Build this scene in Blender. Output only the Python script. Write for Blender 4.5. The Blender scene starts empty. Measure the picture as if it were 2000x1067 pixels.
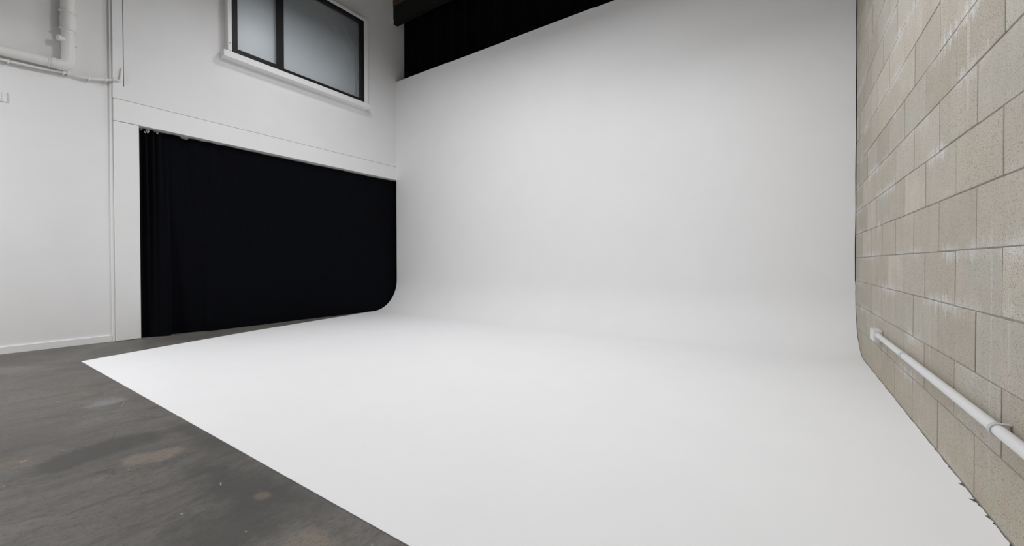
import bpy, bmesh, math, random
from mathutils import Vector, Matrix
random.seed(7)

# ------------------------------------------------------------------ camera, world, lights, exposure
SC = bpy.context.scene
COL = SC.collection
W_PX = 2000.0
F_PX = 802.825
YAW, PITCH, ROLL = 0.60886, 0.00984, -0.00247
CAM_H = 0.76763
cam_d = bpy.data.cameras.new('camera')
cam = bpy.data.objects.new('camera', cam_d)
COL.objects.link(cam)
cam_d.sensor_fit = 'HORIZONTAL'
cam_d.sensor_width = 36.0
cam_d.lens = F_PX / W_PX * 36.0
cam_d.shift_x = 24.26 / W_PX
cam_d.shift_y = -10.23 / W_PX
cam_d.clip_start = 0.02
cam_d.clip_end = 100
fwd = Vector((-math.sin(YAW) * math.cos(PITCH), math.cos(YAW) * math.cos(PITCH), -math.sin(PITCH)))
rgt = Vector((math.cos(YAW), math.sin(YAW), 0))
up = rgt.cross(fwd)
r2 = rgt * math.cos(ROLL) + up * math.sin(ROLL)
u2 = -rgt * math.sin(ROLL) + up * math.cos(ROLL)
m = Matrix(((r2.x, u2.x, -fwd.x, 0), (r2.y, u2.y, -fwd.y, 0), (r2.z, u2.z, -fwd.z, CAM_H), (0, 0, 0, 1)))
cam.matrix_world = m
SC.camera = cam

world = bpy.data.worlds.new('world')
SC.world = world
world.use_nodes = True
world.node_tree.nodes['Background'].inputs[0].default_value = (0.5, 0.5, 0.52, 1)
world.node_tree.nodes['Background'].inputs[1].default_value = 0.01

def area(name, loc, target, size, power, color=(1, 1, 1), shape='DISK', size_y=None, spread=None):
    d = bpy.data.lights.new(name, 'AREA')
    d.shape = shape
    d.size = size
    if size_y:
        d.size_y = size_y
    d.energy = power
    d.color = color
    if spread:
        d.spread = spread
    o = bpy.data.objects.new(name, d)
    COL.objects.link(o)
    o.location = loc
    o.rotation_euler = (Vector(target) - Vector(loc)).to_track_quat('-Z', 'Y').to_euler()
    return o

# unseen overhead lights: cove row inferred from the shading, fills added for brightness
LAMP = (0.985, 0.992, 1.0)
area('unseen_cove_light', (-3.3, 2.1, 3.84), (-3.3, 2.1, 0), 0.14, 29, LAMP)
area('unseen_cove_light', (-2.6, 3.0, 3.75), (-2.6, 3.0, 0), 0.40, 18, LAMP)
area('unseen_cove_light', (-1.4, 2.9, 3.75), (-1.4, 2.9, 0), 0.40, 15.5, LAMP)
area('unseen_cove_light', (-0.55, 3.2, 3.06), (-0.55, 3.2, 0), 0.50, 8.5, LAMP)
area('unseen_cove_light', (-4.1, 2.85, 4.22), (-4.1, 2.85, 0), 0.50, 15, LAMP)  # extra light, added to lift the cove's dark left corner
area('added_fill_light', (-0.3, 1.6, 3.0), (-0.3, 1.6, 0), 0.5, 19, LAMP)  # added fill over the near right floor
area('added_fill_light', (-4.3, -1.7, 3.0), (-4.3, -1.7, 0), 0.6, 118, LAMP)  # added fill behind the camera to brighten the left wall

vs = SC.view_settings
vs.view_transform = 'Standard'
vs.look = 'None'
vs.exposure = -0.07
vs.gamma = 1.0
vs.use_curve_mapping = False

# ------------------------------------------------------------------ dimensions (metres), camera at x=0 y=0
XR = 0.505          # face of the block wall
XL = -5.4806        # face of the left wall, lintel and post
YB = 4.776          # face of the upright part of the cove
ZTOP = 3.874        # top of the cove wall
YF = 0.768          # front edge of the painted floor
ZC = 5.6            # ceiling
COURSE = 0.20151
Z0 = 0.8114 - 4 * COURSE
JY0 = 1.77746
BLK = 0.4

# ------------------------------------------------------------------ helpers
def mesh_obj(name, verts, faces, mat, parent=None, smooth=False):
    me = bpy.data.meshes.new(name)
    me.from_pydata(verts, [], faces)
    me.update()
    if smooth:
        me.polygons.foreach_set('use_smooth', [True] * len(me.polygons))
    if mat:
        me.materials.append(mat)
    o = bpy.data.objects.new(name, me)
    COL.objects.link(o)
    if parent:
        o.parent = parent
    return o

def bm_obj(name, bm, mat, parent=None, smooth=False):
    bmesh.ops.recalc_face_normals(bm, faces=bm.faces)
    me = bpy.data.meshes.new(name)
    bm.to_mesh(me)
    bm.free()
    if smooth:
        me.polygons.foreach_set('use_smooth', [True] * len(me.polygons))
    if mat:
        me.materials.append(mat)
    o = bpy.data.objects.new(name, me)
    COL.objects.link(o)
    if parent:
        o.parent = parent
    return o

def add_box(bm, x0, x1, y0, y1, z0, z1, bev=0.0):
    mat = Matrix.Translation(((x0 + x1) / 2, (y0 + y1) / 2, (z0 + z1) / 2)) @ Matrix.Diagonal((x1 - x0, y1 - y0, z1 - z0, 1))
    r = bmesh.ops.create_cube(bm, size=1.0, matrix=mat)
    if bev > 0:
        vs_ = set(r['verts'])
        es = [e for e in bm.edges if e.verts[0] in vs_ and e.verts[1] in vs_]
        bmesh.ops.bevel(bm, geom=es, offset=bev, segments=2, affect='EDGES', profile=0.6)

def box(name, x0, x1, y0, y1, z0, z1, mat, parent=None, bev=0.0):
    bm = bmesh.new()
    add_box(bm, x0, x1, y0, y1, z0, z1, bev)
    return bm_obj(name, bm, mat, parent)

def tube_data(path, radii, seg=20, caps=True):
    pts = [Vector(p) for p in path]
    n = len(pts)
    if not hasattr(radii, '__len__'):
        radii = [radii] * n
    tang = []
    for i in range(n):
        a = pts[max(i - 1, 0)]
        b = pts[min(i + 1, n - 1)]
        t = b - a
        if t.length < 1e-9:
            t = tang[-1] if tang else Vector((0, 0, 1))
        tang.append(t.normalized())
    ref = Vector((1, 0, 0)) if abs(tang[0].x) < 0.9 else Vector((0, 0, 1))
    nrm = (ref - tang[0] * ref.dot(tang[0])).normalized()
    V, F = [], []
    for i in range(n):
        if i:
            nrm = (nrm - tang[i] * nrm.dot(tang[i])).normalized()
        bi = tang[i].cross(nrm)
        for k in range(seg):
            a = 2 * math.pi * k / seg
            V.append(tuple(pts[i] + (nrm * math.cos(a) + bi * math.sin(a)) * radii[i]))
    for i in range(n - 1):
        for k in range(seg):
            k2 = (k + 1) % seg
            F.append((i * seg + k, i * seg + k2, (i + 1) * seg + k2, (i + 1) * seg + k))
    if caps:
        F.append(tuple(reversed(range(seg))))
        F.append(tuple(range((n - 1) * seg, n * seg)))
    return V, F

def tube(name, path, radii, mat, parent=None, seg=20):
    V, F = tube_data(path, radii, seg)
    o = mesh_obj(name, V, F, mat, parent, smooth=True)
    try:
        o.data.set_sharp_from_angle(angle=math.radians(40))
    except Exception:
        pass
    return o

def arc(c, a, b, r, n=8):
    """quarter bend: centre c, unit vectors a -> b"""
    c, a, b = Vector(c), Vector(a), Vector(b)
    return [c + a * r * math.cos(t * math.pi / 2 / n) + b * r * math.sin(t * math.pi / 2 / n) for t in range(n + 1)]

def empty(name, loc=(0, 0, 0)):
    o = bpy.data.objects.new(name, None)
    o.empty_display_size = 0.1
    COL.objects.link(o)
    o.location = loc
    return o

def adopt(child, parent):
    """parent a world-space mesh to an Empty that stands at the thing's base"""
    child.parent = parent
    child.matrix_parent_inverse = Matrix.Translation(-parent.location)
    return child

def tag(o, label, cat, group=None):
    o['label'] = label
    o['category'] = cat
    if group:
        o['group'] = group
    return o

def structure(o, label=None, cat=None):
    o['kind'] = 'structure'
    if label:
        o['label'] = label
    if cat:
        o['category'] = cat
    return o

# ------------------------------------------------------------------ materials
class NT:
    def __init__(self, name):
        self.m = bpy.data.materials.new(name)
        self.m.use_nodes = True
        self.t = self.m.node_tree
        self.b = self.t.nodes['Principled BSDF']
        self.out = self.t.nodes['Material Output']
        g = self.t.nodes.new('ShaderNodeNewGeometry')
        self.pos = g.outputs['Position']

    def n(self, kind, **kw):
        nd = self.t.nodes.new(kind)
        for k, v in kw.items():
            setattr(nd, k, v)
        return nd

    def link(self, a, b):
        self.t.links.new(a, b)

    def mapping(self, scale=(1, 1, 1), loc=(0, 0, 0), rot=(0, 0, 0), src=None):
        mp = self.n('ShaderNodeMapping')
        mp.inputs['Scale'].default_value = scale
        mp.inputs['Location'].default_value = loc
        mp.inputs['Rotation'].default_value = rot
        self.link(src or self.pos, mp.inputs['Vector'])
        return mp.outputs['Vector']

    def noise(self, vec, scale, detail=4, rough=0.55, dist=0.0):
        nd = self.n('ShaderNodeTexNoise')
        nd.inputs['Scale'].default_value = scale
        nd.inputs['Detail'].default_value = detail
        nd.inputs['Roughness'].default_value = rough
        nd.inputs['Distortion'].default_value = dist
        self.link(vec, nd.inputs['Vector'])
        return nd.outputs['Fac']

    def ramp(self, fac, stops):
        nd = self.n('ShaderNodeValToRGB')
        cr = nd.color_ramp
        while len(cr.elements) < len(stops):
            cr.elements.new(0.5)
        for e, (p, c) in zip(cr.elements, stops):
            e.position = p
            if not hasattr(c, '__len__'):
                c = (c, c, c)
            e.color = (c[0], c[1], c[2], 1)
        self.link(fac, nd.inputs['Fac'])
        return nd.outputs['Color']

    def math(self, op, a, b=None, clamp=False):
        nd = self.n('ShaderNodeMath', operation=op, use_clamp=clamp)
        for i, v in enumerate((a, b)):
            if v is None:
                continue
            if isinstance(v, (int, float)):
                nd.inputs[i].default_value = v
            else:
                self.link(v, nd.inputs[i])
        return nd.outputs[0]

    def mix(self, fac, a, b, blend='MIX'):
        nd = self.n('ShaderNodeMix', data_type='RGBA', blend_type=blend)
        if isinstance(fac, (int, float)):
            nd.inputs[0].default_value = fac
        else:
            self.link(fac, nd.inputs[0])
        for i, v in ((6, a), (7, b)):
            if hasattr(v, '__len__'):
                nd.inputs[i].default_value = (v[0], v[1], v[2], 1)
            else:
                self.link(v, nd.inputs[i])
        return nd.outputs[2]

    def bump(self, h, strength=0.3, dist=0.002):
        nd = self.n('ShaderNodeBump')
        nd.inputs['Strength'].default_value = strength
        nd.inputs['Distance'].default_value = dist
        self.link(h, nd.inputs['Height'])
        self.link(nd.outputs['Normal'], self.b.inputs['Normal'])

    def color(self, c):
        if hasattr(c, '__len__'):
            self.b.inputs['Base Color'].default_value = (c[0], c[1], c[2], 1)
        else:
            self.link(c, self.b.inputs['Base Color'])

    def set(self, rough=0.6, spec=0.3, metal=0.0):
        self.b.inputs['Roughness'].default_value = rough
        self.b.inputs['Specular IOR Level'].default_value = spec
        self.b.inputs['Metallic'].default_value = metal


def paint(name, c, rough=0.65, spec=0.25, vary=0.03, bump=0.12, bscale=260):
    t = NT(name)
    n1 = t.noise(t.pos, 2.2, 5, 0.6)
    lo = [x * (1 - vary) for x in c]
    hi = [min(1, x * (1 + vary)) for x in c]
    t.color(t.ramp(n1, [(0.3, lo), (0.7, hi)]))
    t.set(rough, spec)
    n2 = t.noise(t.pos, bscale, 2, 0.5)
    t.bump(n2, bump, 0.0015)
    return t.m

M_COVE = paint('cove_white_paint', (0.87, 0.87, 0.88), 0.6, 0.25, 0.012, 0.08, 320)
M_WALL = paint('wall_white_paint', (0.83, 0.825, 0.83), 0.7, 0.2, 0.02, 0.12)
M_TRIM = paint('trim_white_paint', (0.84, 0.838, 0.84), 0.5, 0.35, 0.015, 0.06)
M_PIPE = paint('pipe_white_paint', (0.80, 0.79, 0.775), 0.45, 0.4, 0.03, 0.08, 120)
M_CEIL = paint('ceiling_paint', (0.30, 0.30, 0.30), 0.8, 0.2)
M_PVC = paint('grey_white_pvc', (0.70, 0.70, 0.70), 0.35, 0.45, 0.02, 0.02)
M_SADDLE = paint('pale_grey_plastic', (0.50, 0.51, 0.52), 0.4, 0.45, 0.02, 0.02)
M_BLACKFRAME = paint('black_aluminium', (0.012, 0.012, 0.0125), 0.5, 0.22, 0.05, 0.02)
M_DARK = paint('dark_void_board', (0.02, 0.02, 0.021), 0.8, 0.1)
M_SCREW = paint('screw_head', (0.06, 0.055, 0.05), 0.5, 0.5)
M_STEEL = paint('dull_white_plastic', (0.72, 0.72, 0.70), 0.4, 0.4)
M_BLIND = paint('roller_blind_fabric', (0.66, 0.685, 0.70), 0.8, 0.15, 0.02, 0.1, 500)
M_GREYDOOR = paint('grey_roller_door', (0.35, 0.34, 0.32), 0.6, 0.3)


def cloth(name, c):
    t = NT(name)
    w = t.noise(t.mapping((60, 60, 4)), 3.0, 3, 0.6)
    t.color(t.ramp(w, [(0.3, [x * 0.7 for x in c]), (0.7, [x * 1.25 for x in c])]))
    t.set(0.95, 0.05)
    try:
        t.b.inputs['Sheen Weight'].default_value = 0.01
    except Exception:
        pass
    t.bump(t.noise(t.pos, 600, 2, 0.5), 0.2, 0.001)
    return t.m

M_CURTAIN = cloth('black_curtain_cloth', (0.0034, 0.0038, 0.0056))
M_DRAPE = cloth('black_drape_cloth', (0.003, 0.003, 0.0035))


def timber(name, c):
    t = NT(name)
    w = t.noise(t.mapping((1.5, 30, 30)), 3.0, 5, 0.6, 0.6)
    t.color(t.ramp(w, [(0.3, [x * 0.6 for x in c]), (0.7, [x * 1.3 for x in c])]))
    t.set(0.7, 0.2)
    t.bump(w, 0.2, 0.002)
    return t.m

M_BEAM = timber('dark_stained_beam', (0.012, 0.0115, 0.010))
M_TIMBER = timber('brown_roof_timber', (0.10, 0.062, 0.036))


def glass():
    t = NT('tinted_window_glass')
    nt = t.t
    nt.nodes.remove(t.b)
    tr = t.n('ShaderNodeBsdfTransparent')
    tr.inputs[0].default_value = (0.97, 0.98, 0.985, 1)
    gl = t.n('ShaderNodeBsdfGlossy')
    gl.inputs['Color'].default_value = (0.9, 0.92, 0.95, 1)
    gl.inputs['Roughness'].default_value = 0.45
    fr = t.n('ShaderNodeFresnel')
    fr.inputs[0].default_value = 1.45
    mx = t.n('ShaderNodeMixShader')
    t.link(fr.outputs[0], mx.inputs[0])
    t.link(tr.outputs[0], mx.inputs[1])
    t.link(gl.outputs[0], mx.inputs[2])
    t.link(mx.outputs[0], t.out.inputs['Surface'])
    return t.m

M_GLASS = glass()


def block_material(name, base, rnd=True):
    t = NT(name)
    if rnd:
        oi = t.n('ShaderNodeObjectInfo').outputs['Random']
    else:
        oi = t.noise(t.pos, 2.4, 1, 0.5)
    tint = t.ramp(oi, [(0.0, (base[0] * 0.80, base[1] * 0.79, base[2] * 0.765)),
                       (0.3, (base[0] * 1.0, base[1] * 0.985, base[2] * 0.955)),
                       (0.65, (base[0] * 0.92, base[1] * 0.95, base[2] * 0.96)),
                       (1.0, (base[0] * 1.15, base[1] * 1.14, base[2] * 1.13))])
    # broad weathering and vertical run marks
    broad = t.noise(t.mapping((1, 2.2, 1.6)), 3.0, 4, 0.6)
    tint = t.mix(t.ramp(broad, [(0.35, 0.0), (0.75, 0.55)]), tint, (base[0] * 0.80, base[1] * 0.76, base[2] * 0.71))
    runs = t.noise(t.mapping((1, 55, 2.2)), 1.0, 4, 0.65)
    tint = t.mix(t.ramp(runs, [(0.52, 0.0), (0.75, 0.35)]), tint, (base[0] * 0.72, base[1] * 0.68, base[2] * 0.60))
    # white efflorescence running beside the bed joints
    sep = t.n('ShaderNodeSeparateXYZ')
    t.link(t.pos, sep.inputs[0])
    frac = t.math('FRACT', t.math('DIVIDE', t.math('SUBTRACT', sep.outputs['Z'], Z0), COURSE))
    edge = t.math('ABSOLUTE', t.math('SUBTRACT', frac, 0.5))          # 0.5 at the joint
    wob = t.noise(t.mapping((1, 70, 6)), 1.0, 3, 0.6)
    near = t.math('ADD', t.math('MULTIPLY', edge, 2.0), t.math('MULTIPLY', t.math('SUBTRACT', wob, 0.5), 1.6))
    nearm = t.ramp(near, [(0.62, 0.0), (1.05, 1.0)])
    zone = t.ramp(t.noise(t.mapping((1, 1.1, 2.3), (3.1, 0.4, 1.7)), 1.6, 3, 0.55), [(0.46, 0.0), (0.61, 1.0)])
    eff = t.math('MULTIPLY', nearm, zone)
    thin = t.ramp(t.noise(t.mapping((1, 28, 0.9), (0, 5.3, 2)), 1.0, 2, 0.5), [(0.66, 0.0), (0.76, 1.0)])
    eff = t.math('MAXIMUM', t.math('MULTIPLY', eff, 0.85), t.math('MULTIPLY', thin, 0.45))
    tint = t.mix(eff, tint, (0.72, 0.72, 0.73))
    # rust tinted run marks, rare
    rust = t.ramp(t.noise(t.mapping((1, 24, 3.0), (0, 1.9, 7.7)), 1.0, 2, 0.5), [(0.73, 0.0), (0.82, 0.5)])
    tint = t.mix(rust, tint, (0.30, 0.20, 0.13))
    # damp brown foot of the wall
    foot = t.math('ADD', sep.outputs['Z'], t.math('MULTIPLY', t.math('SUBTRACT', t.noise(t.mapping((1, 9, 3)), 1.0, 4, 0.6), 0.5), 0.22))
    footm = t.ramp(foot, [(0.0, 0.55), (0.12, 0.25), (0.36, 0.0)])
    tint = t.mix(footm, tint, (base[0] * 0.88, base[1] * 0.80, base[2] * 0.64))
    # faint pink and green casts
    cast = t.noise(t.mapping((1, 1, 1), (9, 4, 2)), 5.5, 4, 0.65)
    tint = t.mix(t.ramp(cast, [(0.52, 0.0), (0.68, 0.45)]), tint, (base[0] * 1.02, base[1] * 0.93, base[2] * 0.93))
    tint = t.mix(t.ramp(cast, [(0.32, 0.45), (0.48, 0.0)]), tint, (base[0] * 0.90, base[1] * 0.96, base[2] * 0.93))
    # open gritty face: pores and grains
    grit = t.noise(t.pos, 190, 4, 0.8)
    tint = t.mix(t.ramp(grit, [(0.38, 0.58), (0.53, 0.0)]), tint, (base[0] * 0.55, base[1] * 0.51, base[2] * 0.46))
    vo = t.n('ShaderNodeTexVoronoi')
    vo.inputs['Scale'].default_value = 210
    t.link(t.pos, vo.inputs['Vector'])
    sp = t.n('ShaderNodeSeparateColor')
    t.link(vo.outputs['Color'], sp.inputs[0])
    pit = t.math('LESS_THAN', vo.outputs['Distance'], t.math('MULTIPLY', t.math('SUBTRACT', sp.outputs['Red'], 0.55), 0.95))
    tint = t.mix(t.math('MULTIPLY', pit, 0.65), tint, (base[0] * 0.30, base[1] * 0.26, base[2] * 0.22))
    grain = t.noise(t.mapping((1, 1, 1), (4, 2, 9)), 160, 2, 0.6)
    tint = t.mix(t.ramp(grain, [(0.54, 0.0), (0.75, 0.30)]), tint, (base[0] * 1.35, base[1] * 1.33, base[2] * 1.30))
    t.color(tint)
    t.set(0.92, 0.12)
    t.bump(t.math('SUBTRACT', grit, t.math('MULTIPLY', pit, 0.5)), 0.40, 0.003)
    return t.m

BASE_BLOCK = (0.545, 0.512, 0.456)
M_BLOCK = block_material('concrete_block', BASE_BLOCK)
M_BLOCK2 = block_material('concrete_block_distant', BASE_BLOCK, False)


def mortar():
    t = NT('mortar')
    n1 = t.noise(t.mapping((1, 6, 6)), 4, 5, 0.65)
    t.color(t.ramp(n1, [(0.3, (0.28, 0.262, 0.225)), (0.7, (0.46, 0.44, 0.395))]))
    t.set(0.95, 0.1)
    t.bump(t.noise(t.pos, 140, 3, 0.6), 0.6, 0.003)
    return t.m

M_MORTAR = mortar()
M_PERPEND = paint('dark_joint_mortar', (0.17, 0.152, 0.125), 0.95, 0.1, 0.25, 0.6, 140)


def concrete():
    t = NT('worn_concrete')
    c = t.ramp(t.noise(t.mapping((1, 1, 1)), 1.3, 7, 0.62, 0.4),
               [(0.28, (0.098, 0.091, 0.083)), (0.5, (0.140, 0.131, 0.120)), (0.72, (0.190, 0.180, 0.166))])
    # trowel sweeps
    sw = t.noise(t.mapping((15, 3.6, 1)), 1.0, 8, 0.72, 0.9)
    c = t.mix(t.ramp(sw, [(0.36, 0.62), (0.52, 0.0)]), c, (0.080, 0.075, 0.069))
    c = t.mix(t.ramp(sw, [(0.56, 0.0), (0.78, 0.42)]), c, (0.245, 0.236, 0.222))
    # stains with places of their own: (x, y, rx, ry, colour, strength)
    def stain(x, y, rx, ry, rot, colr, k, soft=0.5, seed=0.0):
        nonlocal c
        d = t.noise(t.mapping((1, 1, 1), (seed, 3 * seed, 0)), 7.0, 5, 0.65)
        v = t.n('ShaderNodeMapping', vector_type='TEXTURE')
        v.inputs['Location'].default_value = (x, y, 0)
        v.inputs['Rotation'].default_value = (0, 0, rot)
        v.inputs['Scale'].default_value = (rx, ry, 1)
        t.link(t.pos, v.inputs['Vector'])
        ln = t.n('ShaderNodeVectorMath', operation='LENGTH')
        t.link(v.outputs[0], ln.inputs[0])
        s = t.math('ADD', ln.outputs['Value'], t.math('MULTIPLY', t.math('SUBTRACT', d, 0.5), 1.7))
        f = t.ramp(s, [(1.0 - soft, k), (1.0, 0.0)])
        c = t.mix(f, c, colr)
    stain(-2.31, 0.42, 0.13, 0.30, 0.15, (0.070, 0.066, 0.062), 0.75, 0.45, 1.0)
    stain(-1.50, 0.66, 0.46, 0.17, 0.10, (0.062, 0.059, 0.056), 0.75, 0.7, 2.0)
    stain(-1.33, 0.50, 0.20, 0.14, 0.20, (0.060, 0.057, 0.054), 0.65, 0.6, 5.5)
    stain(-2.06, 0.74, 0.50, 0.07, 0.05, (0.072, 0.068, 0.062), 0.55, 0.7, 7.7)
    stain(-2.095, 0.510, 0.085, 0.075, 0.30, (0.24, 0.20, 0.165), 0.75, 0.45, 3.0)
    stain(-2.055, 0.580, 0.065, 0.075, 0.30, (0.24, 0.20, 0.165), 0.70, 0.45, 3.6)
    stain(-1.08, 0.62, 0.085, 0.075, 0.30, (0.24, 0.205, 0.17), 0.75, 0.5, 4.0)
    stain(-1.42, 0.66, 0.035, 0.03, 0.30, (0.21, 0.175, 0.135), 0.60, 0.5, 4.6)
    stain(-3.10, 0.62, 0.10, 0.10, 0.35, (0.27, 0.275, 0.285), 0.60, 0.7, 6.0)
    stain(-3.42, 0.58, 0.07, 0.06, 0.20, (0.19, 0.155, 0.11), 0.55, 0.6, 7.0)
    stain(-2.46, 0.20, 0.04, 0.10, 0.0, (0.20, 0.15, 0.10), 0.60, 0.6, 8.0)
    stain(-4.70, 1.25, 0.30, 0.14, 0.0, (0.085, 0.080, 0.074), 0.60, 0.7, 9.0)
    # grit and fine wear
    fine = t.noise(t.mapping((2.2, 0.8, 1)), 48, 7, 0.8)
    c = t.mix(t.ramp(fine, [(0.36, 0.7), (0.50, 0.0)]), c, (0.066, 0.062, 0.057))
    c = t.mix(t.ramp(fine, [(0.60, 0.0), (0.80, 0.40)]), c, (0.30, 0.285, 0.265))
    # hairline cracks
    vo = t.n('ShaderNodeTexVoronoi', feature='DISTANCE_TO_EDGE')
    vo.inputs['Scale'].default_value = 1.1
    wv = t.n('ShaderNodeVectorMath', operation='ADD')
    nz = t.n('ShaderNodeTexNoise')
    nz.inputs['Scale'].default_value = 5.0
    nz.inputs['Detail'].default_value = 6
    t.link(t.pos, nz.inputs['Vector'])
    sc = t.n('ShaderNodeVectorMath', operation='SCALE')
    sc.inputs['Scale'].default_value = 0.35
    t.link(nz.outputs['Color'], sc.inputs[0])
    t.link(t.pos, wv.inputs[0])
    t.link(sc.outputs[0], wv.inputs[1])
    t.link(wv.outputs[0], vo.inputs['Vector'])
    crack = t.ramp(vo.outputs['Distance'], [(0.0, 0.55), (0.004, 0.0)])
    gate = t.ramp(t.noise(t.pos, 1.7, 2, 0.5), [(0.5, 0.0), (0.6, 1.0)])
    c = t.mix(t.math('MULTIPLY', crack, gate), c, (0.05, 0.047, 0.044))
    # flecks of old paint
    v2 = t.n('ShaderNodeTexVoronoi')
    v2.inputs['Scale'].default_value = 13
    v2.inputs['Randomness'].default_value = 1.0
    t.link(t.mapping((1, 1.6, 1), rot=(0, 0, 0.3), src=wv.outputs[0]), v2.inputs['Vector'])
    sepc = t.n('ShaderNodeSeparateColor')
    t.link(v2.outputs['Color'], sepc.inputs[0])
    thr = t.math('MULTIPLY', t.math('SUBTRACT', sepc.outputs['Red'], 0.70), 0.34)
    fl = t.math('LESS_THAN', v2.outputs['Distance'], thr)
    c = t.mix(t.math('MULTIPLY', fl, 0.75), c, (0.50, 0.47, 0.42))
    t.color(c)
    t.set(0.62, 0.35)
    rr = t.ramp(sw, [(0.3, 0.5), (0.7, 0.72)])
    t.link(rr, t.b.inputs['Roughness'])
    t.bump(t.math('ADD', fine, sw), 0.35, 0.003)
    return t.m

M_CONCRETE = concrete()

# ------------------------------------------------------------------ the room shell
YN = -4.0           # wall behind the camera
YE = 5.45           # end of the building behind the cove
box_floor = box('floor', XL - 0.6, XR + 0.3, YN, YE, -0.15, 0.0, M_CONCRETE)
structure(box_floor, 'worn grey concrete slab floor with stains and paint flecks', 'floor')
structure(box('ceiling', XL - 0.6, XR + 0.3, YN, YE, ZC, ZC + 0.1, M_CEIL), 'dim grey ceiling high above the studio', 'ceiling')
structure(box('wall_front', XL - 0.6, XR + 0.3, YN - 0.15, YN, 0, ZC, M_WALL), 'plain white wall closing the near end of the studio', 'wall')
structure(box('wall_back', XL - 0.6, XR + 0.3, YE, YE + 0.15, 0, ZC, M_DARK), 'dark end wall behind the black drape', 'wall')

# left wall above the opening, with a hole for the window; its near edge steps back for a shadow gap
WY0, WY1, WZ0, WZ1 = 2.20, 4.062, 3.277, 4.537
GAPZ = 2.56
def poly_prism(name, rings, x0, x1, mat):
    """extrude y/z outlines (outer + holes given as quads) from x0 to x1"""
    bm = bmesh.new()
    for (y0, y1, z0, z1) in rings:
        add_box(bm, x0, x1, y0, y1, z0, z1)
    return bm_obj(name, bm, mat)

wl = poly_prism('wall_left', [
    (1.168, YE, 2.4275, GAPZ),
    (1.2515, YE, GAPZ, WZ0),
    (1.2515, WY0, WZ0, WZ1),
    (WY1, YE, WZ0, WZ1),
    (1.2515, YE, WZ1, ZC),
    (4.95, YE, 0, 2.4275)], XL - 0.30, XL, M_WALL)
structure(wl, 'white wall above the curtained opening, with a high window', 'wall')
structure(poly_prism('trim_1', [(1.168, 1.2445, GAPZ, ZC)], XL - 0.30, XL, M_WALL), 'narrow white strip of wall left of the dark shadow gap', 'trim')
wn = box('wall_left_near', XL - 0.40, XL - 0.05, YN, 1.168, 0, ZC, M_WALL)
structure(wn, 'set back white wall carrying the drain pipe', 'wall')
structure(box('trim_2', XL - 0.05, XL - 0.022, 1.149, 1.168, 0, ZC, M_TRIM), 'slim upright white batten beside the post', 'trim')
structure(box('trim_3', XL - 0.25, XL, 1.170, 1.364, 0.004, 2.2005, M_TRIM, bev=0.002), 'broad white door post left of the black curtain', 'trim')
structure(box('trim_4', XL - 0.25, XL + 0.004, 1.170, 4.95, 2.2045, 2.4225, M_TRIM, bev=0.0015), 'white lintel board over the black curtain', 'trim')
structure(box('baseboard_left', XL - 0.05, XL - 0.036, YN, 1.147, 0, 0.062, M_TRIM, bev=0.0015), 'low white skirting board under the left wall', 'baseboard')
structure(box('door_1', XL - 0.44, XL - 0.41, 1.10, 5.0, 0, 2.5, M_GREYDOOR), 'grey panel closing the opening behind the black curtain', 'door')

# little foot bracket and crumbs at the base of the post
b = box('plaster_chip', XL + 0.001, XL + 0.022, 1.315, 1.345, 0.0, 0.012, M_MORTAR, bev=0.003)
tag(b, 'small grey crumb of plaster at the foot of the white post', 'debris')

# ------------------------------------------------------------------ block wall on the right
wr = box('wall_right', XR + 0.0034, XR + 0.20, YN, YE, 0, ZC, M_MORTAR)
structure(wr, 'grey concrete block wall with pale mineral streaks', 'wall')

def block_mesh(name, ly, lz, depth, seed):
    r = random.Random(seed)
    c = 0.0016
    bm = bmesh.new()
    add_box(bm, 0, depth, -ly / 2, ly / 2, -lz / 2, lz / 2)
    for v in bm.verts:
        if v.co.x < depth / 2:
            v.co.y += r.uniform(-0.0012, 0.0012)
            v.co.z += r.uniform(-0.0012, 0.0012)
    es = [e for e in bm.edges if all(v.co.x < depth / 2 for v in e.verts)]
    bmesh.ops.bevel(bm, geom=es, offset=c, segments=1, affect='EDGES')
    bmesh.ops.recalc_face_normals(bm, faces=bm.faces)
    me = bpy.data.meshes.new(name)
    bm.to_mesh(me)
    bm.free()
    me.materials.append(M_BLOCK)
    return me

BM = [block_mesh('block', BLK - random.uniform(0.005, 0.008), COURSE - random.uniform(0.0035, 0.0065), 0.045, i) for i in range(8)]
far_blocks = bmesh.new()
n_single = 0
for k in range(0, 28):
    zc = Z0 + (k + 0.5) * COURSE
    if zc + COURSE / 2 > ZC:
        break
    odd = (k - 4) % 2 != 0
    off = 0.0 if odd else 0.5
    for j in range(-15, 10):
        y0 = JY0 + (j + off) * BLK
        yc = y0 + BLK / 2
        if y0 < YN or y0 + BLK > YE:
            continue
        if yc > 1.15 and zc < 0.77 + 0.48 * yc + 0.45:
            o = bpy.data.objects.new('block', random.choice(BM))
            COL.objects.link(o)
            o.parent = wr
            o.location = (XR + random.uniform(-0.0006, 0.0008), yc + random.uniform(-0.0015, 0.0015), zc + random.uniform(-0.001, 0.001))
            o.rotation_euler = (random.uniform(-0.003, 0.003), 0, random.uniform(-0.0018, 0.0018))
            n_single += 1
        else:
            g = 0.0035
            add_box(far_blocks, XR, XR + 0.03, y0 + g, y0 + BLK - g, zc - COURSE / 2 + g, zc + COURSE / 2 - g)
fb = bm_obj('block_courses', far_blocks, M_BLOCK2, wr)
fb['kind'] = 'stuff'
pj = bmesh.new()
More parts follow.
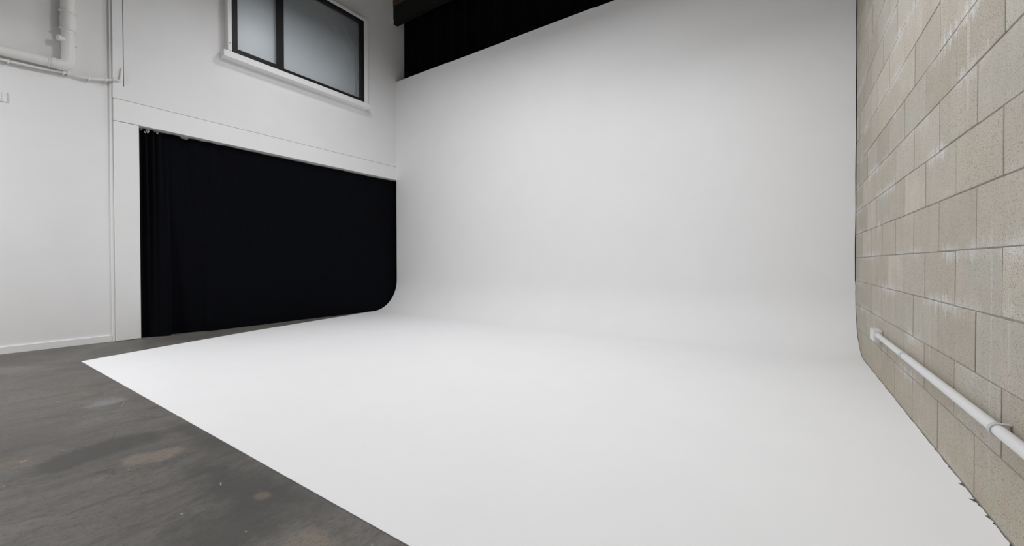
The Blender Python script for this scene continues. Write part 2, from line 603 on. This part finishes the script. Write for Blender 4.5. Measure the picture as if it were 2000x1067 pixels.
for k in range(0, 17):
    zb_ = Z0 + k * COURSE
    off = 0.0 if (k - 4) % 2 != 0 else 0.5
    for j in range(-2, 9):
        yj = JY0 + (j + off) * BLK
        if 1.15 < yj < YE - 0.1:
            d_ = random.uniform(0.0005, 0.0014)
            add_box(pj, XR + d_, XR + 0.02, yj - 0.0048, yj + 0.0048, zb_ + 0.003, zb_ + COURSE - 0.003)
foot_bed = box('mortar_bed', XR + 0.0004, XR + 0.02, YN, YE, 0, 0.011, M_MORTAR, wr)
pj = bm_obj('perpend_mortar', pj, M_PERPEND, wr)
pj['kind'] = 'stuff'

# ------------------------------------------------------------------ the white cove: floor, bend and upright in one sheet
RC = 0.50
THK = 0.0022
FZ = 0.003
def left_edge(y):
    pts = [(0.768, -4.575), (1.267, -4.742), (2.285, -5.034), (3.346, -5.277), (4.20, -5.4795), (6, -5.4800)]
    for (a, xa), (b_, xb) in zip(pts, pts[1:]):
        if y <= b_:
            return xa + (xb - xa) * max(0, (y - a)) / (b_ - a)
    return pts[-1][1]

notches = [(2.075, 0.030, 0.013), (1.955, 0.028, 0.016), (1.925, 0.022, 0.007), (1.855, 0.030, 0.011), (1.815, 0.018, 0.004), (1.70, 0.02, 0.005), (2.22, 0.014, 0.004), (2.40, 0.02, 0.003)]
rj = random.Random(3)
def right_edge(y, flat=True):
    x = XR - 0.0010 - rj.uniform(0, 0.0014) - 0.0008 * (1 + math.sin(y * 23)) - 0.0005 * math.sin(y * 61 + 1)
    for (yn, w, d) in notches:
        if yn - w < y < yn:
            x -= d * (1 - (yn - y) / w) if d > 0.006 else d * math.sin(math.pi * (yn - y) / w)
    return x

rows = []       # (y, z, part)
y = YF
while y < YB - RC:
    rows.append((y, FZ, 0))
    y += 0.0065 if 1.5 < y < 2.5 else 0.03
for i in range(0, 25):
    a = math.pi / 2 * i / 24
    # slightly squared bend, as a plastered one is
    rows.append((YB - RC + RC * math.sin(a), FZ + RC * (1 - math.cos(a)), 1))
z = FZ + RC + 0.06
while z < ZTOP - 0.03:
    rows.append((YB, z, 2))
    z += 0.06
rows.append((YB, ZTOP, 3))

joints = [-4.344, -3.137, -1.919, -0.700]
steps = [0.002, -0.003, 0.003, -0.003, 0.001]
frs = [0.0, 0.02]
for q in joints:
    f = (q - (-5.474)) / (0.497 + 5.474)
    frs += [f - 0.0006, f + 0.0006]
frs += [i / 24 for i in range(2, 24)] + [0.985, 1.0]
frs = sorted(set(round(f, 5) for f in frs))
V, F = [], []
for (yy, zz, part) in rows:
    x0 = left_edge(yy)
    if part == 0:
        x1 = right_edge(yy)
    else:
        hgt = zz
        x1 = XR - 0.0022 if hgt < 0.585 else XR - 0.0068
        if part == 1:
            x1 -= rj.uniform(0, 0.0015)
        elif hgt >= 0.585:
            x1 -= 0.0012 * math.sin(zz * 9) + rj.uniform(0, 0.0006)
    for f in frs:
        xx = x0 + (x1 - x0) * f
        z2 = zz
        if part == 3:
            seg = sum(1 for q in joints if xx > q)
            z2 = zz + steps[seg]
        V.append((xx, yy, z2))
nc = len(frs)
for i in range(len(rows) - 1):
    for k in range(nc - 1):
        a = i * nc + k
        F.append((a, a + 1, a + nc + 1, a + nc))
cove = mesh_obj('cyclorama', V, F, M_COVE, None, smooth=True)
sol = cove.modifiers.new('thickness', 'SOLIDIFY')
sol.thickness = THK
sol.offset = -1
es_ = cove.modifiers.new('crisp_rim', 'EDGE_SPLIT')
es_.split_angle = math.radians(40)
tag(cove, 'large white painted infinity cove sweeping from studio floor up to tall wall', 'backdrop')

# near-black strip standing in for the shade in the gap beside the block wall
jn = box('trim_5', XR - 0.008, XR - 0.001, YB + 0.010, YB + 0.02, 0.60, ZTOP, M_DARK)
structure(jn, 'thin dark strip standing in for the shaded gap between white cove and block wall', 'trim')

# ------------------------------------------------------------------ black curtain in the opening
def interp(pts, x):
    if x <= pts[0][0]:
        return pts[0][1]
    for (a, va), (b_, vb) in zip(pts, pts[1:]):
        if x <= b_:
            t = (x - a) / (b_ - a)
            return va + (vb - va) * t
    return pts[-1][1]

hem = [(1.37, -5.565), (1.404, -5.555), (1.467, -5.505), (1.53, -5.470), (1.585, -5.435), (1.612, -5.455), (1.640, -5.55), (1.70, -5.545), (1.815, -5.515),
       (1.925, -5.495), (1.950, -5.45), (2.018, -5.435), (2.25, -5.455), (2.438, -5.45), (2.8, -5.475), (3.07, -5.492), (3.4, -5.485), (3.7, -5.490), (4.2, -5.500), (4.93, -5.505)]
top_gap = [(1.37, 0.018), (1.43, 0.008), (1.47, 0.004), (1.50, 0.014), (1.53, 0.026), (1.57, 0.012), (1.68, 0.008), (1.80, 0.016), (2.0, 0.012), (2.5, 0.016), (3.3, 0.022), (3.6, 0.018), (4.5, 0.022), (4.6, 0.018), (4.93, 0.02)]
nu, nv = 420, 46
V, F = [], []
for i in range(nu + 1):
    y = 1.367 + (4.93 - 1.367) * i / nu
    bunch = math.exp(-((y - 1.42) / 0.16) ** 2)
    mid = math.exp(-((y - 1.85) / 0.45) ** 2)
    zt = 2.2045 - 0.002 - 0.55 * interp(top_gap, y)
    hx = interp(hem, y)
    for k in range(nv + 1):
        v = k / nv
        z = 0.008 + (zt - 0.008) * v
        pl = 0.024 * bunch * math.sin(2 * math.pi * (y - 1.37) / 0.058 + 1.2 * v) + 0.012 * mid * math.sin(2 * math.pi * (y - 1.37) / 0.17 + 2.0 * v) * (0.35 + 0.65 * v)
        pl += 0.004 * math.sin(2 * math.pi * y / 0.31 + 1.7 * math.sin(3 * v)) + 0.003 * math.sin(2 * math.pi * y / 0.83 + 4 * v)
        xt = XL - 0.075 + pl
        w = (1 - v) ** 1.7
        x = xt * (1 - w) + (hx + pl * 0.25) * w
        V.append((x, y, z))
for i in range(nu):
    for k in range(nv):
        a = i * (nv + 1) + k
        F.append((a, a + nv + 1, a + nv + 2, a + 1))
cur = empty('curtain', (XL - 0.07, 3.1, 0))
tag(cur, 'floor length black curtain filling the wide opening beside the white post', 'curtain')
cl = adopt(mesh_obj('curtain_cloth', V, F, M_CURTAIN, None, smooth=True), cur)
ms = cl.modifiers.new('thickness', 'SOLIDIFY')
ms.thickness = 0.002
ms.offset = -1
es_ = cl.modifiers.new('crisp_rim', 'EDGE_SPLIT')
es_.split_angle = math.radians(60)
adopt(box('curtain_track', XL - 0.115, XL - 0.085, 1.37, 4.94, 2.182, 2.2040, M_GREYDOOR), cur)
for (yy, zz) in ((1.425, 2.166), (1.446, 2.170), (1.525, 2.180), (4.70, 2.195)):
    pth = [(XL - 0.035 + 0.004 * math.cos(t), yy + 0.006 * math.sin(t), zz + 0.016 * math.cos(t)) for t in [i * math.pi / 8 for i in range(0, 13)]]
    h_ = adopt(tube('curtain_hook', pth, 0.0022, M_STEEL, seg=8), cur)

# ------------------------------------------------------------------ high window in the left wall
win = empty('window_1', (XL, (WY0 + WY1) / 2, WZ0))
structure(win, 'black framed two light sliding window with white box casing and sill', 'window')
XF = XL + 0.10                       # front of the white box casing
def wbox(name, *a, mat=M_TRIM, bev=0.001, parent=win):
    return adopt(box(name, *a, mat, bev=bev), parent)
wbox('casing_board', XL - 0.05, XF, 2.159, 2.2005, 3.276, 4.580)
wbox('casing_board', XL - 0.05, XF, 4.062, 4.122, 3.276, 4.580)
wbox('casing_board', XL - 0.05, XF, 2.2005, 4.062, 4.538, 4.580)
wbox('window_sill', XL + 0.0005, XL + 0.117, 2.109, 4.146, 3.203, 3.2755, bev=0.002)
for (yy, zz) in ((2.178, 3.375), (2.180, 3.290)):
    V, F = tube_data([(XF - 0.001, yy, zz), (XF + 0.0015, yy, zz)], 0.005, 10)
    adopt(mesh_obj('screw', V, F, M_SCREW), win)
XO = XF - 0.006                       # front of the black frame
wbox('frame_stile', XO - 0.05, XO, 2.201, 2.252, 3.277, 4.537, mat=M_BLACKFRAME)
wbox('frame_stile', XO - 0.05, XO, 4.008, 4.061, 3.277, 4.537, mat=M_BLACKFRAME)
wbox('frame_rail', XO - 0.05, XO - 0.001, 2.252, 4.008, 3.277, 3.324, mat=M_BLACKFRAME)
wbox('frame_rail', XO - 0.05, XO - 0.001, 2.252, 4.008, 4.494, 4.537, mat=M_BLACKFRAME)
# sliding sash on the left: its own thin rails and meeting stile
wbox('sash_stile', XO - 0.038, XO - 0.004, 2.735, 2.820, 3.315, 4.494, mat=M_BLACKFRAME)
wbox('sash_stile', XO - 0.042, XO - 0.010, 2.252, 2.270, 3.315, 4.494, mat=M_BLACKFRAME)
wbox('sash_rail', XO - 0.042, XO - 0.010, 2.270, 2.735, 3.315, 3.345, mat=M_BLACKFRAME)
wbox('sash_rail', XO - 0.042, XO - 0.010, 2.270, 2.735, 4.464, 4.494, mat=M_BLACKFRAME)
wbox('window_pane', XO - 0.030, XO - 0.025, 2.270, 2.735, 3.345, 4.464, mat=M_GLASS, bev=0)
wbox('window_pane', XO - 0.045, XO - 0.040, 2.820, 4.008, 3.315, 4.494, mat=M_GLASS, bev=0)
# roller blind drawn down behind the glass
bl = wbox('roller_blind', XO - 0.084, XO - 0.082, 2.215, 3.965, 3.285, 4.46, mat=M_BLIND, bev=0)
V, F = tube_data([(XO - 0.090, 2.21, 4.48), (XO - 0.090, 3.97, 4.48)], 0.026, 16)
adopt(mesh_obj('blind_roller', V, F, M_BLIND, smooth=True), win)
wbox('blind_bracket', XO - 0.130, XO - 0.070, 3.972, 3.985, 4.44, 4.53, mat=M_TRIM)
wbox('blind_channel', XO - 0.084, XO - 0.070, 3.971, 4.060, 3.285, 4.44, mat=M_BLIND)
wbox('jamb_lining', XL - 0.28, XL - 0.06, 2.16, 2.199, 3.26, 4.54)
wbox('back_board', XL - 0.30, XL - 0.285, 2.20, 4.06, 3.28, 4.53, mat=M_WALL)

# ------------------------------------------------------------------ above the cove: black drape and roof beam
V, F = [], []
nu, nv = 240, 8
for i in range(nu + 1):
    x = XL + 0.004 + (XR - 0.03 - XL) * i / nu
    for k in range(nv + 1):
        v = k / nv
        yy = 4.985 + 0.016 * math.sin(x * 19 + 1.3 * math.sin(x * 3)) + 0.006 * math.sin(x * 47 + v)
        if i == 0:
            yy = 4.965
        V.append((x, yy, 0.05 + (5.5 - 0.05) * v))
for i in range(nu):
    for k in range(nv):
        a = i * (nv + 1) + k
        F.append((a, a + 1, a + nv + 2, a + nv + 1))
dr = mesh_obj('drape', V, F, M_DRAPE, None, smooth=True)
dm = dr.modifiers.new('thickness', 'SOLIDIFY')
dm.thickness = 0.003
tag(dr, 'black drape hanging behind and above the top of the white cove', 'drape')

beam = empty('roof_beam', (XL, 4.77, 4.834))
tag(beam, 'dark roof beam resting on the white wall above the cove corner', 'beam')
adopt(box('beam_body', XL - 0.02, XR - 0.01, 4.727, 4.817, 4.834, 5.135, M_BEAM, bev=0.004), beam)
adopt(box('wall_plate', XL - 0.02, XR - 0.01, 4.722, 4.822, 5.137, 5.30, M_TIMBER, bev=0.003), beam)
adopt(box('beam_packer', XL + 0.0005, XL + 0.012, 4.700, 4.728, 4.845, 4.91, M_TRIM, bev=0.002), beam)

# ------------------------------------------------------------------ drain pipe on the left wall
XW = XL - 0.05                        # face of the set back wall
XP, YP = -5.462, 0.857
drain = empty('drain_pipe', (XP, YP, 2.58))
tag(drain, 'thick white painted drain pipe with an elbow high on the left wall', 'pipe')
PR = 0.0435
def dp(name, path, rad, seg=28, parent=drain):
    return adopt(tube(name, path, rad, M_PIPE, seg=seg), parent)
ZH = 2.602
bend = arc((XP, YP - 0.062, ZH + 0.062), (0, 1, 0), (0, 0, -1), 0.062, 5)
dp('pipe_elbow', [(XP, YP, ZH + 0.118)] + [tuple(q) for q in bend] + [(XP, YP - 0.115, ZH)], 0.0465)
dp('downpipe', [(XP, YP, 2.70), (XP, YP, 2.894), (XP, YP, 2.8945), (XP, YP, 2.935)], [PR, PR, PR + 0.002, PR + 0.002])
dp('pipe_coupling', [(XP, YP, z_) for z_ in (2.930, 2.9305, 2.940, 2.9405, 2.958, 2.985, 3.02, 3.055, 3.078, 3.090, 3.0905, 3.102, 3.1025)],
   [PR, PR + 0.010, PR + 0.010, PR + 0.003, PR + 0.005, PR + 0.0085, PR + 0.0095, PR + 0.0085, PR + 0.005, PR + 0.003, PR + 0.011, PR + 0.011, PR])
dp('pipe_socket', [(XP, YP, 3.10), (XP, YP, 3.125), (XP, YP, 3.13), (XP, YP, 3.32), (XP, YP, 3.325), (XP, YP, 5.55)],
   [PR + 0.004, PR + 0.004, PR + 0.006, PR + 0.006, PR + 0.001, PR + 0.001])
dp('pipe_ring', [(XP, YP, 2.696), (XP, YP, 2.698), (XP, YP, 2.714), (XP, YP, 2.716)], [PR, 0.0485, 0.0485, PR])
dp('horizontal_pipe', [(XP, YP - 0.105, ZH), (XP, -2.5, ZH - 0.16)], PR - 0.001)
for yy in (0.735, 0.765):
    zr = ZH - 0.0492 * (YP - 0.105 - yy)
    dp('pipe_ring', [(XP, yy - 0.006, zr), (XP, yy - 0.005, zr), (XP, yy + 0.005, zr), (XP, yy + 0.006, zr)], [PR, 0.0495, 0.0495, PR])
dp('pipe_ring', [(XP, 0.632, ZH - 0.0057), (XP, 0.633, ZH - 0.0056), (XP, 0.70, ZH - 0.0024), (XP, 0.701, ZH - 0.0023)], [PR - 0.001, PR + 0.0012, PR + 0.0012, PR - 0.001])
dp('capped_stub', [(XP + 0.012, YP - 0.02, 2.838), (XP + 0.020, YP - 0.060, 2.838), (XP + 0.0202, YP - 0.061, 2.838), (XP + 0.022, YP - 0.070, 2.838), (XP + 0.0222, YP - 0.0705, 2.838)],
   [0.025, 0.025, 0.0265, 0.0265, 0.024], 22)
dp('capped_stub', [(XP - 0.012, YP + 0.02, 2.836), (XP - 0.022, YP + 0.058, 2.832)], [0.024, 0.024], 20)
for (dy, zz) in ((-0.056, 2.938), (-0.057, 3.096), (0.054, 3.098), (0.052, 3.17)):
    dp('clamp_bolt', [(XP + 0.016, YP + dy - 0.005, zz - 0.006), (XP + 0.016, YP + dy + 0.005, zz + 0.006)], 0.0048, 10)

# thin conduit running under the drain pipe, then onto the post
con = empty('cable_conduit', (XW + 0.02, 0.5, 2.52))
tag(con, 'thin white painted cable conduit running below the drain pipe to the shadow gap', 'conduit')
XC = XW + 0.036
path = [(XC, -2.5, 2.505), (XC, 0.20, 2.512), (XC, 0.456, 2.519), (XC, 0.691, 2.533), (XC, 0.86, 2.5535), (XC, 0.905, 2.555), (XC, 0.95, 2.552), (XC, 1.0, 2.557), (XC, 1.10, 2.580),
        (XC + 0.004, 1.135, 2.590), (XC + 0.020, 1.165, 2.598), (XL + 0.018, 1.19, 2.601)]
adopt(tube('conduit_tube', path, 0.0115, M_PIPE, seg=14), con)
adopt(tube('conduit_elbow', [(XL + 0.018, 1.168, 2.600), (XL + 0.018, 1.198, 2.601)] + [tuple(q) for q in arc((XL + 0.018, 1.198, 2.625), (0, 0, -1), (0, 1, 0), 0.024, 8)] + [(XL + 0.016, 1.226, 2.655), (XL + 0.012, 1.232, 2.72), (XL + 0.004, 1.237, 2.735), (XL - 0.03, 1.246, 2.742)], 0.0095, M_PIPE, seg=14), con)
adopt(tube('conduit_socket', [(XL + 0.018, 1.166, 2.600), (XL + 0.018, 1.192, 2.601)], 0.0135, M_PIPE, seg=14), con)
for yy in (0.50, 0.83, 0.86, 1.0, 1.12):
    zz = interp([(p[1], p[2]) for p in path], yy)
    adopt(box('saddle_clip', XW, XC + 0.0135, yy - 0.005, yy + 0.005, zz - 0.019, zz + 0.0135, M_PIPE, bev=0.002), con)

# small box at the left edge of the picture
sb = empty('sensor_box', (XW, 0.42, 2.16))
tag(sb, 'small white wall box cut off by the left edge under the pipes', 'box')
bmx = bmesh.new()
add_box(bmx, XW + 0.0005, XW + 0.009, 0.33, 0.492, 2.172, 2.262, 0.0035)
adopt(bm_obj('box_body', bmx, M_WALL), sb)
bmx = bmesh.new()
add_box(bmx, XW + 0.0085, XW + 0.0115, 0.335, 0.462, 2.182, 2.252, 0.0012)
adopt(bm_obj('box_cover', bmx, M_WALL), sb)

# ------------------------------------------------------------------ conduit on the block wall
rc = empty('surface_conduit', (XR, 2.6, 0.30))
tag(rc, 'pale grey plastic conduit with junction box low on the block wall', 'conduit')
XQ, ZQ, RQ = 0.481, 0.305, 0.0160
adopt(tube('conduit_tube', [(XQ, 3.525, ZQ), (XQ, 2.80, ZQ)], RQ * 0.93, M_PVC, seg=28), rc)
adopt(tube('conduit_tube', [(XQ, 2.82, ZQ), (XQ, -1.5, ZQ)], RQ, M_PVC, seg=28), rc)
adopt(tube('conduit_coupling', [(XQ, 2.798, ZQ), (XQ, 2.800, ZQ), (XQ, 2.836, ZQ), (XQ, 2.838, ZQ)], [RQ, RQ + 0.0022, RQ + 0.0022, RQ - 0.001], M_SADDLE, seg=28), rc)
jb = adopt(box('junction_box', 0.4600, XR - 0.001, 3.522, 3.660, 0.263, 0.334, M_PVC, bev=0.003), rc)
lid = box('box_lid', 0.4555, 0.4605, 3.526, 3.656, 0.266, 0.331, M_PVC, bev=0.0015)
lid.parent = jb
lid.matrix_parent_inverse = Matrix.Translation(-rc.location)
# saddles: half rings with feet on the wall
def saddle(yc):
    w = 0.009
    V, F = [], []
    prof = []
    ri, ro = RQ + 0.0003, RQ + 0.0032
    ang = [math.radians(a) for a in range(90, 271, 15)]
    inner = [(XR - 0.001, ZQ + ro + 0.0005)] + [(XR - 0.001, ZQ + ri)] + [(XQ + ri * math.cos(a), ZQ + ri * math.sin(a)) for a in ang] + [(XR - 0.001, ZQ - ri), (XR - 0.001, ZQ - ro - 0.018)]
    outer = [(XR - 0.004, ZQ + ro + 0.0005)] + [(XR - 0.004, ZQ + ro)] + [(XQ + ro * math.cos(a), ZQ + ro * math.sin(a)) for a in ang] + [(XR - 0.004, ZQ - ro), (XR - 0.004, ZQ - ro - 0.018)]
    n = len(inner)
    for yy in (yc - w, yc + w):
        for p in inner:
            V.append((p[0], yy, p[1]))
        for p in outer:
            V.append((p[0], yy, p[1]))
    for i in range(n - 1):
        F.append((i, i + 1, n + i + 1, n + i))
        F.append((2 * n + i, 3 * n + i, 3 * n + i + 1, 2 * n + i + 1))
        F.append((n + i, n + i + 1, 3 * n + i + 1, 3 * n + i))
        F.append((i, 2 * n + i, 2 * n + i + 1, i + 1))
    F.append((0, n, 3 * n, 2 * n))
    F.append((n - 1, 3 * n - 1, 4 * n - 1, 2 * n - 1)[::-1])
    bm = bmesh.new()
    vv = [bm.verts.new(v) for v in V]
    for f in F:
        try:
            bm.faces.new([vv[i] for i in f])
        except ValueError:
            pass
    s = adopt(bm_obj('saddle_clip', bm, M_SADDLE), rc)
    for zz in (ZQ - ro - 0.011,):
        Vs, Fs = tube_data([(XR - 0.004, yc, zz), (XR - 0.0075, yc, zz)], 0.0035, 10)
        sc_ = mesh_obj('screw', Vs, Fs, M_STEEL)
        sc_.parent = s
        sc_.matrix_parent_inverse = Matrix.Translation(-rc.location)
saddle(1.712)
saddle(0.72)
print('blocks', n_single)
